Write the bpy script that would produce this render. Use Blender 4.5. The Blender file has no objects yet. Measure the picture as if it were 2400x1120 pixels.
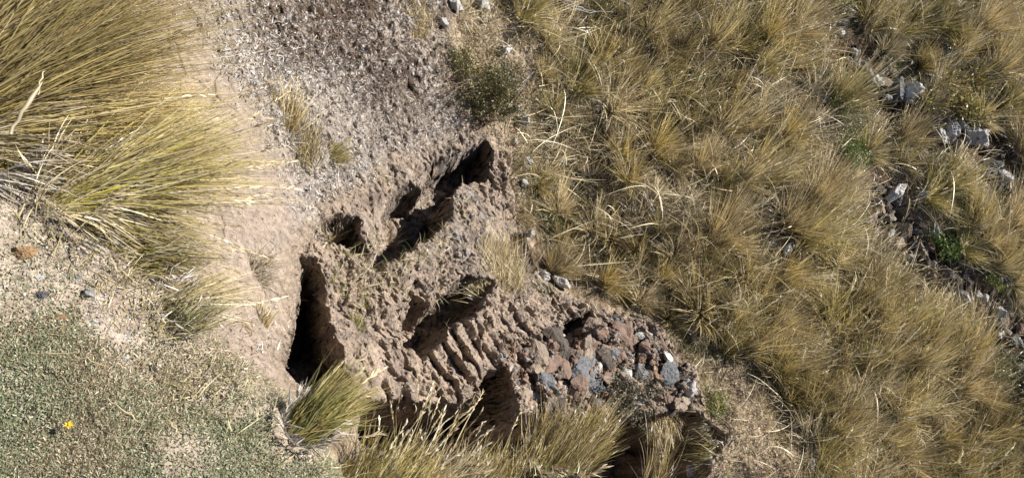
import bpy, math, random
import numpy as np
from mathutils import Matrix, Vector
R_ = np.random.RandomState(7)
random.seed(7)
SC = bpy.context.scene
COL = SC.collection

# ------------------------------------------------------------------ camera, sky, sun, exposure
TILT, AIM = math.radians(30), math.radians(42)     # lean from straight down; picture angle of "uphill"
EYE = np.array([0, 0, 1.65])
F = np.array([0, math.sin(TILT), -math.cos(TILT)])
U0 = np.array([0, math.cos(TILT), math.sin(TILT)]); R0 = np.array([1.0, 0, 0])
CR = math.cos(AIM)*U0 + math.sin(AIM)*R0
CU = math.sin(AIM)*U0 - math.cos(AIM)*R0
cd = bpy.data.cameras.new('camera'); cam = bpy.data.objects.new('camera', cd); COL.objects.link(cam)
cd.sensor_width = 36; cd.lens = 24; cd.clip_start = 0.05; cd.clip_end = 500
cam.matrix_world = Matrix(((CR[0], CU[0], -F[0], EYE[0]), (CR[1], CU[1], -F[1], EYE[1]), (CR[2], CU[2], -F[2], EYE[2]), (0, 0, 0, 1)))
SC.camera = cam
SUN_EL, SUN_AZ = math.radians(43), math.radians(25)  # azimuth clockwise from +Y
sd_ = Vector((math.sin(SUN_AZ)*math.cos(SUN_EL), math.cos(SUN_AZ)*math.cos(SUN_EL), math.sin(SUN_EL)))
W = bpy.data.worlds.new('World'); SC.world = W; W.use_nodes = True
nt = W.node_tree; bg = nt.nodes['Background']; sky = nt.nodes.new('ShaderNodeTexSky')
sky.sky_type = 'NISHITA'; sky.sun_disc = False; sky.sun_elevation = SUN_EL; sky.sun_rotation = SUN_AZ
sky.altitude = 3500
nt.links.new(sky.outputs[0], bg.inputs[0]); bg.inputs[1].default_value = 0.05
sl = bpy.data.lights.new('sun', 'SUN'); sl.energy = 5.0; sl.angle = math.radians(0.5); sl.color = (1, 0.96, 0.90)
so = bpy.data.objects.new('sun', sl); COL.objects.link(so); so.rotation_euler = sd_.to_track_quat('Z', 'Y').to_euler()
SC.view_settings.view_transform = 'Standard'; SC.view_settings.look = 'None'
SC.view_settings.exposure = 0.70; SC.view_settings.gamma = 1
SC.cycles.diffuse_bounces = 1; SC.cycles.transmission_bounces = 2
SC.render.resolution_x = 1024; SC.render.resolution_y = 477

# ------------------------------------------------------------------ noise
_T = R_.rand(16, 256, 256).astype(np.float32)
def vn(x, y, s=0):
    t = _T[s % 16]
    xi = np.floor(x).astype(np.int64); yi = np.floor(y).astype(np.int64)
    fx = x-xi; fy = y-yi; fx = fx*fx*(3-2*fx); fy = fy*fy*(3-2*fy)
    a = t[xi & 255, yi & 255]; b = t[(xi+1) & 255, yi & 255]; c = t[xi & 255, (yi+1) & 255]; d = t[(xi+1) & 255, (yi+1) & 255]
    return (a*(1-fx)+b*fx)*(1-fy)+(c*(1-fx)+d*fx)*fy
def fbm(x, y, s=0, o=4, g=0.5):
    r = 0; a = 1; n = 0
    for k in range(o):
        r = r+a*(vn(x*2**k+37*k, y*2**k+11*k, s+k)-.5); n += a; a *= g
    return r/n*2
def cell(x, y, s=0):
    xi = np.floor(x).astype(np.int64); yi = np.floor(y).astype(np.int64)
    f1 = np.full(x.shape, 9.0); f2 = f1.copy(); idv = np.zeros(x.shape)
    for i in (-1, 0, 1):
        for j in (-1, 0, 1):
            cx = (xi+i); cy = (yi+j)
            px = cx+_T[s % 16][cx & 255, cy & 255]; py = cy+_T[(s+1) % 16][cx & 255, cy & 255]
            d = (px-x)**2+(py-y)**2; v = _T[(s+2) % 16][cx & 255, cy & 255]
            n = d < f1; f2 = np.where(n, f1, np.minimum(f2, d)); idv = np.where(n, v, idv); f1 = np.where(n, d, f1)
    return np.sqrt(f1), np.sqrt(f2), idv
def ss(e0, e1, x):
    t = np.clip((x-e0)/(e1-e0), 0, 1); return t*t*(3-2*t)

# ------------------------------------------------------------------ picture point -> ray
def ray(u, v):
    a = (np.asarray(u, float)-1200)/1600; b = (560-np.asarray(v, float))/1600
    return F + a[..., None]*CR + b[..., None]*CU
def pix(P):
    q = P-EYE; d = q@F
    return 1200+1600*(q@CR)/d, 560-1600*(q@CU)/d, d
def hit_z(u, v, z):
    r = ray(u, v); d = (np.asarray(z)-EYE[2])/r[..., 2]
    return EYE+r*d[..., None]

# ------------------------------------------------------------------ lower ground: spline through surveyed heights
def hill(x, y): return -2.16+0.23*(y-2.2)
ctrl = [(-300, 300, -.35), (-300, -200, -.5), (150, 450, -.25), (0, 0, -.5), (200, -200, -.8), (300, 350, -.5), (250, 560, -.22), (400, 50, -.8), (400, 700, -.2), (550, 300, -.95), (480, 560, -.5), (600, 600, -.78), (560, 750, -.48), (500, 830, -.2), (640, 900, -.35),
        (690, 700, -1.0), (680, 800, -.75), (700, 150, -1.25), (750, -200, -1.4), (900, 150, -1.55), (1000, 50, -1.68), (1000, -200, -1.7), (700, 450, -1.15), (850, 350, -1.45), (1000, 300, -1.72),
        (760, 520, -1.18), (800, 700, -1.3), (860, 620, -1.38), (900, 800, -1.38), (930, 900, -1.32), (820, 900, -1.15), (1000, 600, -1.62), (1100, 500, -1.85), (1050, 780, -1.55), (1060, 900, -1.5), (1150, 840, -1.62), (1250, 760, -1.85),
        (1170, 400, -1.98), (1150, 330, -1.95), (1200, 130, -1.92), (1150, 60, -1.85), (1400, 860, -1.9), (1600, 900, -2.0), (1600, 1000, -2.05), (1700, 1080, -1.95), (1850, 1110, -1.95), (1300, 960, -1.85), (1000, 980, -1.5), (740, 1000, -.45), (850, 1200, -.5), (1100, 1300, -1.0), (1500, 1400, -1.6)]
cp = np.array([hit_z(u, v, z) for u, v, z in ctrl])
hp = []
for u, v in [(1300, 650), (1200, 550), (1250, 250), (1300, 50), (1300, -250), (1500, 700), (1700, 850), (1900, 1000), (2100, 1300), (1700, 1350), (1500, 400), (1800, 200), (1800, 600), (2100, 800), (2400, 1100), (2400, 600), (2400, 100), (2100, -200), (1700, -200), (2700, 300), (2700, 1100), (2600, -200), (3000, 600)]:
    r = ray(u, v); d = (EYE[2]+2.16+.23*2.2)/(-r[2]+.23*r[1]); p = EYE+r*d; hp.append(p)
cp = np.vstack([cp, hp])
n = len(cp)
def kern(d): return np.sqrt(d*d+.02)
A = np.zeros((n+3, n+3)); A[:n, :n] = kern(np.hypot(cp[:, None, 0]-cp[None, :, 0], cp[:, None, 1]-cp[None, :, 1])) - np.eye(n)*0.03
A[:n, n] = 1; A[:n, n+1:] = cp[:, :2]; A[n, :n] = 1; A[n+1:, :n] = cp[:, :2].T
wt = np.linalg.solve(A, np.r_[cp[:, 2], 0, 0, 0])
def low(x, y):
    s = np.full(np.shape(x), wt[n])+wt[n+1]*x+wt[n+2]*y
    for i in range(n): s = s+wt[i]*kern(np.hypot(x-cp[i, 0], y-cp[i, 1]))
    return s
def hit_low(pts, fn=low):
    u = np.array([p[0] for p in pts], float); v = np.array([p[1] for p in pts], float); r = ray(u, v)
    ds = np.linspace(.8, 12, 500); P = EYE+r[:, None, :]*ds[None, :, None]
    below = P[..., 2] < fn(P[..., 0], P[..., 1]); k = below.argmax(1); k[~below.any(1)] = 499
    return P[np.arange(len(u)), k]
def sdist(poly, x, y):           # signed distance, positive inside
    best = np.full(x.shape, 1e9); ins = np.zeros(x.shape, bool); m = len(poly)
    for i in range(m):
        ax, ay = poly[i][:2]; bx, by = poly[(i+1) % m][:2]; ex, ey = bx-ax, by-ay
        t = np.clip(((x-ax)*ex+(y-ay)*ey)/(ex*ex+ey*ey+1e-12), 0, 1)
        best = np.minimum(best, (x-ax-t*ex)**2+(y-ay-t*ey)**2)
        c = ((ay > y) != (by > y)) & (x < (bx-ax)*(y-ay)/((by-ay) if by != ay else 1e-9)+ax); ins ^= c
    d = np.sqrt(best); return np.where(ins, d, -d)

BANK = hit_z(*np.array([(-900, -300), (-500, 120), (-100, 235), (0, 290), (90, 350), (165, 430), (205, 500), (250, 540), (350, 615), (420, 710), (500, 815), (580, 870), (640, 905), (710, 945), (738, 1000), (800, 1100), (840, 1180), (900, 1400), (700, 2200), (-900, 2200)], float).T, 0.0)
def smoothpoly(pts): return hit_low(pts)
PIT = {  # dark hollows: outline as seen at the rim, depth in metres, slope width
 'a': (smoothpoly([(703, 600), (735, 612), (748, 650), (764, 720), (784, 790), (808, 855), (812, 905), (705, 900), (668, 845), (678, 790), (702, 745), (706, 690)]), .75, .03),
 'b': (smoothpoly([(757, 520), (790, 512), (838, 512), (846, 545), (858, 597), (830, 592), (800, 560), (765, 572)]), .5, .02),
 'c': (smoothpoly([(1142, 332), (1156, 375), (1140, 425), (1105, 420), (1068, 440), (1056, 475), (1048, 512), (1012, 550), (962, 580), (930, 604), (862, 638), (856, 608), (886, 590), (897, 560), (897, 515), (918, 464), (963, 428), (992, 446), (1004, 405), (1018, 378), (1085, 350)]), .48, .02),
 'd': (smoothpoly([(968, 686), (985, 705), (1010, 715), (1055, 680), (1090, 645), (1150, 660), (1125, 722), (1068, 755), (1028, 795), (992, 838), (965, 812), (945, 806), (948, 750)]), .46, .02),
 'e': (smoothpoly([(845, 938), (900, 940), (1000, 945), (1080, 950), (1120, 945), (1125, 900), (1150, 868), (1178, 866), (1192, 915), (1205, 965), (1300, 985), (1400, 975), (1450, 962), (1540, 975), (1600, 958), (1645, 968), (1672, 992), (1704, 1018), (1690, 1052), (1664, 1080), (1670, 1105), (1622, 1150), (1560, 1400), (1100, 1500), (800, 1400)]), 1.25, .05),
 'h': (smoothpoly([(634, 812), (650, 798), (672, 806), (682, 850), (694, 905), (662, 915), (648, 870)]), .07, .02),
 'f': (smoothpoly([(1310, 780), (1325, 755), (1380, 725), (1385, 745), (1350, 775), (1330, 800)]), .35, .02),
 'g': (smoothpoly([(1195, 560), (1225, 550), (1235, 600), (1255, 640), (1215, 640), (1195, 610)]), .3, .03),
}
SPUR = hit_z(*np.array([(790, 1090), (850, 1062), (960, 1050), (1060, 1085), (1150, 1075), (1240, 1035), (1340, 1030), (1420, 1075), (1440, 1140), (1500, 1500), (700, 1500)], float).T, -0.75)
RIB = smoothpoly([(880, 800), (960, 830), (1050, 760), (1100, 725), (1200, 730), (1320, 790), (1230, 850), (1160, 860), (1080, 950), (900, 950)])
GUL = smoothpoly([(690, 590), (790, 480), (900, 400), (1010, 340), (1140, 315), (1190, 400), (1210, 560), (1260, 660), (1400, 720), (1540, 770), (1630, 880), (1650, 990), (1500, 1500), (840, 1400), (800, 1000), (690, 900), (655, 820), (690, 740), (695, 660)])
RUB = smoothpoly([(1200, 800), (1310, 770), (1380, 735), (1480, 745), (1560, 790), (1625, 880), (1600, 970), (1400, 970), (1290, 970), (1200, 960), (1180, 860)])
CLAY = smoothpoly([(-200, -400), (1010, -400), (1060, 0), (1050, 200), (1100, 330), (1010, 400), (760, 500), (690, 600), (700, 900), (500, 1100), (-200, 400)])
g0, g1 = smoothpoly([(1000, 740), (1070, 900)]); gd = (g1-g0)[:2]; gd /= np.linalg.norm(gd); gp = np.array([-gd[1], gd[0]])
LEDG = smoothpoly([(835, 515), (905, 470), (935, 455), (905, 520), (905, 575), (870, 600), (858, 600)])

def height(x, y, full=False):
    wx = x+.05*fbm(x*5, y*5, 1, 3)+.014*fbm(x*22, y*22, 3, 3); wy = y+.05*fbm(x*5+9, y*5+4, 2, 3)+.014*fbm(x*22+5, y*22, 5, 3)
    z = low(x, y)
    bank = ss(-.07, .05, sdist(BANK, x+.6*(wx-x), y+.6*(wy-y)))
    zb = -.02+.03*fbm(x*2, y*2, 4, 3)+.008*fbm(x*12, y*12, 6, 3)
    bd = sdist(BANK, x, y); zb = zb-.10*ss(.30, .0, bd)
    gul = ss(-.08, .05, sdist(GUL, wx, wy)); clay = ss(-.1, .1, sdist(CLAY, wx, wy))*(1-gul)*(1-bank)
    rub = ss(-.1, .08, sdist(RUB, wx, wy)); rib = ss(-.03, .05, sdist(RIB, wx, wy))
    hollow = np.zeros(x.shape)
    for k, (poly, dep, wd) in PIT.items():
        m = ss(-.015, wd, sdist(poly, x+.28*(wx-x), y+.28*(wy-y)))
        z = z-dep*m*(.9+.25*fbm(x*6, y*6, 7, 2)); hollow = np.maximum(hollow, m)
    sp = ss(-.08, .15, sdist(SPUR, wx, wy)); zs = -.55-.16*np.clip(x-.4, -1, 4)+.08*fbm(x*3, y*3, 5, 3); z = np.where(sp > 0, np.maximum(z, z*(1-sp)+zs*sp), z)
    # eroded earth: lumps, pockets and pleats
    f1, f2, cid = cell(wx*13, wy*13, 2)
    lump = np.clip(.55-f1, -.3, .6)
    h1, h2, hid = cell(wx*34, wy*34, 5)
    soft = (1-hollow)
    q = wx*gp[0]+wy*gp[1]; t = wx*gd[0]+wy*gd[1]
    an = np.abs(fbm(q*16+1.5*fbm(x*6, y*6, 2, 2), t*6.5, 8, 4)); an2 = np.abs(fbm(q*38, t*20+2*fbm(x*9, y*9, 4, 2), 11, 3))
    led = ss(-.02, .05, sdist(LEDG, wx, wy))
    smo = .55+.45*ss(-.15, .25, fbm(x*2.6+6, y*2.6, 6, 2))
    z = z+gul*smo*(1-rib*.85)*(1-.85*led)*(.02*lump+.035*fbm(x*6, y*6, 8, 4)+.045*np.minimum(an, .3)+.04*np.minimum(an2, .4)+.042*fbm(x*26, y*26, 3, 4, .65)+.05*(cid-.5)*ss(.0, .25, f2-f1)-.03+.008*(.5-h1))
    saw = (q*12+.85*fbm(x*3.2, y*3.2, 9, 3)+.12*fbm(x*30, y*30, 2, 2)+.2*vn(t*14, q*3, 4)) % 1
    saw = 1-saw; pleat = np.minimum(saw/.75, 1)**.8*(1-ss(.78, 1, saw))
    z = z+rib*soft*(.085*pleat*(.3+.7*ss(.2, .6, vn(q*5, t*4, 11)))-.05+.05*fbm(q*24, t*11, 12, 4, .6)+.025*np.abs(fbm(x*40, y*40, 5, 3)))
    saw2 = (q*14+1.3*fbm(x*5+3, y*5, 13, 3)) % 1
    saw2 = 1-saw2
    z = z+(gul-rib).clip(0, 1)*(1-rub)*soft*.014*np.minimum(saw2/.7, 1)*(1-ss(.75, 1, saw2))
    r1, r2, rid = cell(wx*8, wy*8, 8)
    z = z+rub*soft*(.13*(rid-.4)+.05*(.5-r1)+.05*(.5-h1)*(hid)+.05*fbm(x*22, y*22, 3, 4))
    k1, k2, kid = cell(wx*7+.5*fbm(x*9, y*9, 3, 3), wy*7, 4); crack = clay*ss(.06, .015, k2-k1)*ss(-.25, .1, fbm(x*2.4+4, y*2.4, 9, 3)); z = z-.012*crack
    # clay: shallow ripples, crust and cracks
    crust = clay*ss(.2, 1.3, (x*0+1)*np.hypot(x-hit_c[0], y-hit_c[1])*-1+1.9)
    z = z+clay*(.05*fbm(x*3.5, y*3.5, 2, 4)+.012*fbm(x*24, y*24, 6, 4, .6)-.02*ss(.25, .0, np.abs(fbm(x*5, y*1.6, 7, 3))))
    rough = clay*ss(.0, .5, fbm(x*1.7+2, y*1.7, 3, 2)*.6+1.15-np.hypot(x-hit_c[0], y-hit_c[1])/1.05)
    z = z+rough*(.004*np.clip(.5-h1, -.2, .5)+.030*fbm(x*28, y*28, 12, 4)+.02*np.abs(fbm(x*40, y*40, 2, 2)))
    hl = (1-bank)*(1-gul)*(1-clay)
    z = z+hl*(.10*fbm(x*1.6, y*1.6, 5, 3)+.035*fbm(x*7, y*7, 7, 3)+.012*(.5-h1))
    z = z*(1-bank)+zb*bank
    if not full: return z
    return z, dict(led=led, crack=crack, bank=bank, gul=gul, clay=clay, rub=rub, rib=rib, hollow=hollow, rough=rough, hl=hl, h1=h1, h2=h2, cid=cid, hid=hid, rid=rid, f1=f1, spur=sp, bd=bd, wx=wx, wy=wy)
hit_c = smoothpoly([(830, 130)])[0]

# ------------------------------------------------------------------ terrain grid (denser near the eye)
def axis(a0, a1, b0, b1, st, coarse):
    return np.r_[np.arange(a0, b0, coarse), np.arange(b0, b1, st), np.arange(b1, a1+1, coarse)]
gu = axis(-900, 3300, -160, 2560, 1.9, 12.0); gv = axis(-700, 1900, -140, 1260, 1.9, 12.0)
uu, vv = np.meshgrid(gu, gv)
pl = np.linalg.lstsq(np.c_[np.ones(n), cp[:, :2]], cp[:, 2], rcond=None)[0]
rr = ray(uu, vv); den = rr[..., 2]-pl[1]*rr[..., 0]-pl[2]*rr[..., 1]
dd = (pl[0]-EYE[2])/np.minimum(den, -.12); gx = rr[..., 0]*dd; gy = rr[..., 1]*dd
gx = gx.clip(-9, 12); gy = gy.clip(-6, 16)
gz, M = height(gx, gy, True)
steep = ss(.0, .3, M['gul'])
gx2 = gx+steep*(.034*fbm((gx+gz)*16, (gy-gz)*16, 1, 4)); gy2 = gy+steep*(.022*fbm((gx-gz)*16+7, (gy+gz)*16, 4, 3))
GP = np.stack([gx2, gy2, gz], -1)

def lerp(a, b, t): return a*(1-t[..., None])+b*t[..., None]
def C(*a): return np.array(a, float)
def blob(u, v, r, soft=.5):
    p = HB([(u, v)])[0]; d = np.hypot(M['wx']-p[0]+.1*N3, M['wy']-p[1]+.1*N3b); return ss(r*(1+soft), r*(1-soft), d)
def HB(pts): return hit_low(pts)
N1 = fbm(gx*3, gy*3, 1, 4); N2 = fbm(gx*18, gy*18, 2, 4); N3 = fbm(gx*6, gy*6, 3, 3); N3b = fbm(gx*6+5, gy*6, 5, 3); N4 = fbm(gx*60, gy*60, 6, 2)
sh = gx.shape
c = np.broadcast_to(C(.385, .31, .25), sh+(3,)).copy()                                    # clay
c = lerp(c, C(.33, .265, .21), np.clip(.5+N1, 0, 1)*.6)
greyz = np.maximum(blob(760, 330, .55), blob(600, 460, .35))*.4
c = lerp(c, C(.23, .20, .175), greyz*np.clip(.6+N2, 0, 1))
mott = M['rough']
M1 = fbm(M['wx']*62, M['wy']*62, 9, 4, .75); M2 = fbm(gx*7+3, gy*7, 4, 5, .7)
c = lerp(c, C(.36, .315, .275), mott*.8)
c = lerp(c, C(.10, .08, .066), mott*ss(.0, .4, M1+.5*N1)*.5)
c = lerp(c, C(.60, .58, .555), mott*ss(.05, .3, -M1)*ss(-.25, .2, M2)*.85)
dark = np.maximum(blob(880, 30, .60), blob(700, 60, .25)); dark = np.maximum(dark, blob(960, 120, .25))
c = lerp(c, C(.075, .05, .034), dark*ss(-.2, .15, M1+.6*N1+.1)*.9)
c = c*(1-.4*M['crack'])[..., None]
g = M['gul']*(1-.8*M['led'])
gc = lerp(np.broadcast_to(C(.37, .29, .225), sh+(3,)), C(.25, .20, .165), ss(-.2, .4, N2))
gc = lerp(gc, C(.42, .33, .26), ss(.1, .5, N3)*.6)
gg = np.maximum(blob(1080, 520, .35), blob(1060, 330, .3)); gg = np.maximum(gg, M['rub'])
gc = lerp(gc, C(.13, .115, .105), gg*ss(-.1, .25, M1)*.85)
gc = lerp(gc, C(.42, .40, .38), gg*ss(.15, .35, fbm(gx*30, gy*30, 11, 3))*.5)
gc = lerp(gc, C(.28, .17, .11), M['rub']*ss(-.05, .25, fbm(gx*9, gy*9, 12, 3))*.8)
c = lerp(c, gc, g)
hc = lerp(np.broadcast_to(C(.20, .145, .09), sh+(3,)), C(.40, .32, .22), ss(-.3, .4, N2))
st_ = [((2050, 440), (2100, 560)), ((2100, 560), (2290, 720)), ((2290, 720), (2420, 870)), ((2010, 130), (2120, 260)), ((2190, 310), (2330, 350)), ((2310, 390), (2400, 480))]
soil = np.zeros(sh)
for a, b in st_:
    a = HB([a])[0]; b = HB([b])[0]; e = b-a; t = np.clip(((M['wx']-a[0])*e[0]+(M['wy']-a[1])*e[1])/(e[0]**2+e[1]**2), 0, 1)
    soil = np.maximum(soil, ss(.24, .12, np.hypot(M['wx']-a[0]-t*e[0], M['wy']-a[1]-t*e[1])))
hc = lerp(hc, C(.085, .05, .035), soil*.9)
rim = np.maximum.reduce([blob(1200, 450, .18), blob(1180, 350, .15), blob(1240, 230, .16), blob(1190, 520, .12), blob(1180, 60, .3), blob(1590, 850, .1), blob(1760, 950, .22), blob(1720, 1080, .35)])
hc = lerp(hc, C(.44, .34, .25), rim*.85)
c = lerp(c, hc, M['hl']*(1-M['spur']))
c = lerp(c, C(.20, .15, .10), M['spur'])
bc = lerp(np.broadcast_to(C(.42, .35, .28), sh+(3,)), C(.33, .27, .21), ss(-.3, .5, N2))
c = lerp(c, bc, M['bank'])
c *= (1+.22*N4)[..., None]
c = c.clip(.01, .9)

zbuf = np.full((700, 1200), 1e9)
def splat():
    u, v, d = pix(GP.reshape(-1, 3)); iu = ((u+600)/3).astype(int); iv = ((v+400)/3).astype(int)
    ok = (iu >= 0) & (iu < 1200) & (iv >= 0) & (iv < 700) & (d > .3)
    np.minimum.at(zbuf, (iv[ok], iu[ok]), d[ok])
splat()
def at(u, v):                       # picture point -> point on the finished ground
    iu = int((u+600)/3); iv = int((v+400)/3); w = zbuf[max(0, iv-1):iv+2, max(0, iu-1):iu+2]; w = w[w < 1e8]
    d = np.median(w) if len(w) else 4.5
    return EYE+ray(u, v)*d
PU, PV, PD = pix(GP)

def grid_normals():
    du = np.gradient(GP, axis=1); dv = np.gradient(GP, axis=0); nn = np.cross(dv, du); nn /= np.linalg.norm(nn, axis=-1, keepdims=True)+1e-9
    nn[nn[..., 2] < 0] *= -1; return nn
GN = grid_normals()

# ------------------------------------------------------------------ meshes and materials
def mesh(name, V, Fc, cols=None, smooth=False):
    me = bpy.data.meshes.new(name); V = np.asarray(V, np.float32); Fc = np.asarray(Fc, np.int32); k = Fc.shape[1]
    me.vertices.add(len(V)); me.vertices.foreach_set('co', V.ravel())
    me.loops.add(Fc.size); me.loops.foreach_set('vertex_index', Fc.ravel())
    me.polygons.add(len(Fc)); me.polygons.foreach_set('loop_start', np.arange(0, Fc.size, k, dtype=np.int32)); me.polygons.foreach_set('loop_total', np.full(len(Fc), k, np.int32))
    me.polygons.foreach_set('use_smooth', np.full(len(Fc), smooth))
    me.update(calc_edges=True)
    if cols is not None:
        a = me.attributes.new('Col', 'FLOAT_COLOR', 'POINT'); a.data.foreach_set('color', np.c_[cols, np.ones(len(cols))].astype(np.float32).ravel())
    return me
def put(name, me, mat=None, parent=None, **kw):
    o = bpy.data.objects.new(name, me); COL.objects.link(o)
    if mat and me and not me.materials: me.materials.append(mat)
    o.parent = parent
    for k, v in kw.items(): o[k] = v
    return o
class NT:
    def __init__(s, name):
        s.m = bpy.data.materials.new(name); s.m.use_nodes = True; s.t = s.m.node_tree; s.b = s.t.nodes['Principled BSDF']; s.o = s.t.nodes['Material Output']
    def n(s, typ, **kw):
        x = s.t.nodes.new('ShaderNode'+typ)
        for k, v in kw.items():
            if isinstance(v, tuple) and len(v) == 2 and v[0] == 'L': s.t.links.new(v[1], x.inputs[k] if not k.isdigit() else x.inputs[int(k)])
            elif k in x.inputs: x.inputs[k].default_value = v
            else: setattr(x, k, v)
        return x
    def l(s, a, b): s.t.links.new(a, b)
def ramp(nt_, src, stops):
    r = nt_.n('ValToRGB'); nt_.l(src, r.inputs[0]); e = r.color_ramp.elements
    while len(e) < len(stops): e.new(.5)
    for i, (p, cc) in enumerate(stops): e[i].position = p; e[i].color = tuple(cc)+(1,) if len(cc) == 3 else cc
    return r.outputs[0]
def earth(name, bump=.6, fine=170, dist=.012):
    k = NT(name); geo = k.n('NewGeometry').outputs['Position']
    at_ = k.n('Attribute', attribute_name='Col').outputs['Color']
    n1 = k.n('TexNoise', Scale=fine, Detail=5.0); k.l(geo, n1.inputs['Vector'])
    n2 = k.n('TexNoise', Scale=38.0, Detail=6.0, Roughness=.65); k.l(geo, n2.inputs['Vector'])
    v = k.n('TexVoronoi', Scale=46.0); k.l(geo, v.inputs['Vector'])
    f = ramp(k, n1.outputs['Fac'], [(.3, (.62, .60, .58)), (.5, (1, 1, 1)), (.7, (1.3, 1.3, 1.3))])
    mx = k.n('MixRGB', blend_type='MULTIPLY'); mx.inputs[0].default_value = .8; k.l(at_, mx.inputs[1]); k.l(f, mx.inputs[2])
    m9 = k.n('MixRGB', blend_type='MULTIPLY'); m9.inputs[0].default_value = 1; k.l(mx.outputs[0], m9.inputs[1]); k.l(ramp(k, n2.outputs['Fac'], [(.36, (.72, .70, .68)), (.5, (1, 1, 1)), (.64, (1.18, 1.16, 1.14))]), m9.inputs[2]); mx = m9
    k.l(mx.outputs[0], k.b.inputs['Base Color']); k.b.inputs['Roughness'].default_value = .95; k.b.inputs['Specular IOR Level'].default_value = .15
    ad = k.n('Math', operation='ADD'); k.l(n2.outputs['Fac'], ad.inputs[0])
    m2 = k.n('Math', operation='MULTIPLY'); k.l(n1.outputs['Fac'], m2.inputs[0]); m2.inputs[1].default_value = .4; k.l(m2.outputs[0], ad.inputs[1])
    m3 = k.n('Math', operation='MULTIPLY_ADD'); k.l(v.outputs['Distance'], m3.inputs[0]); m3.inputs[1].default_value = -.35; k.l(ad.outputs[0], m3.inputs[2])
    b = k.n('Bump', Strength=bump, Distance=dist); k.l(m3.outputs[0], b.inputs['Height']); k.l(b.outputs[0], k.b.inputs['Normal'])
    return k.m
def blade_mat(name, trans=.2):
    k = NT(name); at_ = k.n('Attribute', attribute_name='Col').outputs['Color']
    oi = k.n('ObjectInfo').outputs['Random']
    hsv = k.n('HueSaturation'); k.l(at_, hsv.inputs['Color'])
    mr = k.n('MapRange'); k.l(oi, mr.inputs[0]); mr.inputs[3].default_value = .74; mr.inputs[4].default_value = 1.35; k.l(mr.outputs[0], hsv.inputs['Value'])
    k.l(hsv.outputs[0], k.b.inputs['Base Color']); k.b.inputs['Roughness'].default_value = .42; k.b.inputs['Specular IOR Level'].default_value = .6
    tr = k.n('BsdfTranslucent'); k.l(hsv.outputs[0], tr.inputs['Color'])
    mx = k.n('MixShader'); mx.inputs[0].default_value = trans; k.l(k.b.outputs[0], mx.inputs[1]); k.l(tr.outputs[0], mx.inputs[2]); k.l(mx.outputs[0], k.o.inputs['Surface'])
    return k.m
def rock_mat(name, base, alt, spot, amt=.5):
    k = NT(name); tc = k.n('TexCoord').outputs['Object']
    oi = k.n('ObjectInfo'); ad = k.n('VectorMath', operation='ADD'); k.l(tc, ad.inputs[0]); k.l(oi.outputs['Location'], ad.inputs[1])
    n1 = k.n('TexNoise', Scale=9.0, Detail=8.0, Roughness=.7); k.l(ad.outputs[0], n1.inputs['Vector'])
    n2 = k.n('TexNoise', Scale=28.0, Detail=6.0); k.l(ad.outputs[0], n2.inputs['Vector'])
    a = ramp(k, n1.outputs['Fac'], [(.35, base), (.62, alt)]); m = ramp(k, n2.outputs['Fac'], [(.62-.25*amt, (0, 0, 0)), (.70-.25*amt, (1, 1, 1))])
    mx = k.n('MixRGB'); k.l(m, mx.inputs[0]); k.l(a, mx.inputs[1]); mx.inputs[2].default_value = tuple(spot)+(1,)
    k.l(mx.outputs[0], k.b.inputs['Base Color']); k.b.inputs['Roughness'].default_value = .9; k.b.inputs['Specular IOR Level'].default_value = .2
    b = k.n('Bump', Strength=.8, Distance=.012); k.l(n1.outputs['Fac'], b.inputs['Height']); k.l(b.outputs[0], k.b.inputs['Normal'])
    return k.m
E_soft = earth('bare_clay', .9, 190, .014); E_rough = earth('eroded_earth', .9, 150, .02); E_path = earth('path_dirt', .8, 260, .006); E_crumb = earth('crumb', .15, 200, .002); E_soil = earth('hill_soil', 1.0, 120, .015)
BL = blade_mat('grass_blade'); LEAF = blade_mat('leaf', .3)
RK = {'pale': rock_mat('pale_lichen_rock', (.32, .29, .25), (.54, .51, .47), (.72, .71, .68), .5), 'grey': rock_mat('blue_grey_rock', (.09, .092, .095), (.23, .23, .235), (.36, .36, .36), .2),
      'rust': rock_mat('rust_brown_rock', (.27, .165, .115), (.20, .14, .11), (.33, .28, .24), .3), 'tan': rock_mat('tan_rock', (.38, .29, .21), (.26, .20, .15), (.45, .40, .34), .3),
      'dark': rock_mat('dark_brown_rock', (.07, .055, .048), (.14, .115, .095), (.27, .23, .20), .1), 'white': rock_mat('white_quartz_rock', (.62, .58, .52), (.80, .78, .75), (.85, .85, .84), .5), 'ochre': rock_mat('ochre_rock', (.50, .30, .13), (.40, .22, .10), (.60, .48, .33), .35)}

# ------------------------------------------------------------------ terrain objects
H, Wd = sh
idx = np.arange(H*Wd).reshape(H, Wd)
Q = np.stack([idx[:-1, :-1], idx[1:, :-1], idx[1:, 1:], idx[:-1, 1:]], -1).reshape(-1, 4)
cls = np.zeros(sh, int)                                     # hillside
cls[(M['clay'] > .5)] = 1; cls[M['gul'] > .5] = 2; cls[(M['rub'] > .5) & (M['hollow'] < .4)] = 3; cls[M['bank'] > .5] = 4
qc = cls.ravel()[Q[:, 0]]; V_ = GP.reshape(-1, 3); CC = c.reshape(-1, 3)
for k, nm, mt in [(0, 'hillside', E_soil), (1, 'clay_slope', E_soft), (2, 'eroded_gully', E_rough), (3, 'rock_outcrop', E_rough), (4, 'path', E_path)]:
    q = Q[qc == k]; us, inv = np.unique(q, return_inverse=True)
    put(nm, mesh(nm, V_[us], inv.reshape(-1, 4), CC[us], True), mt, kind='structure')
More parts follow.
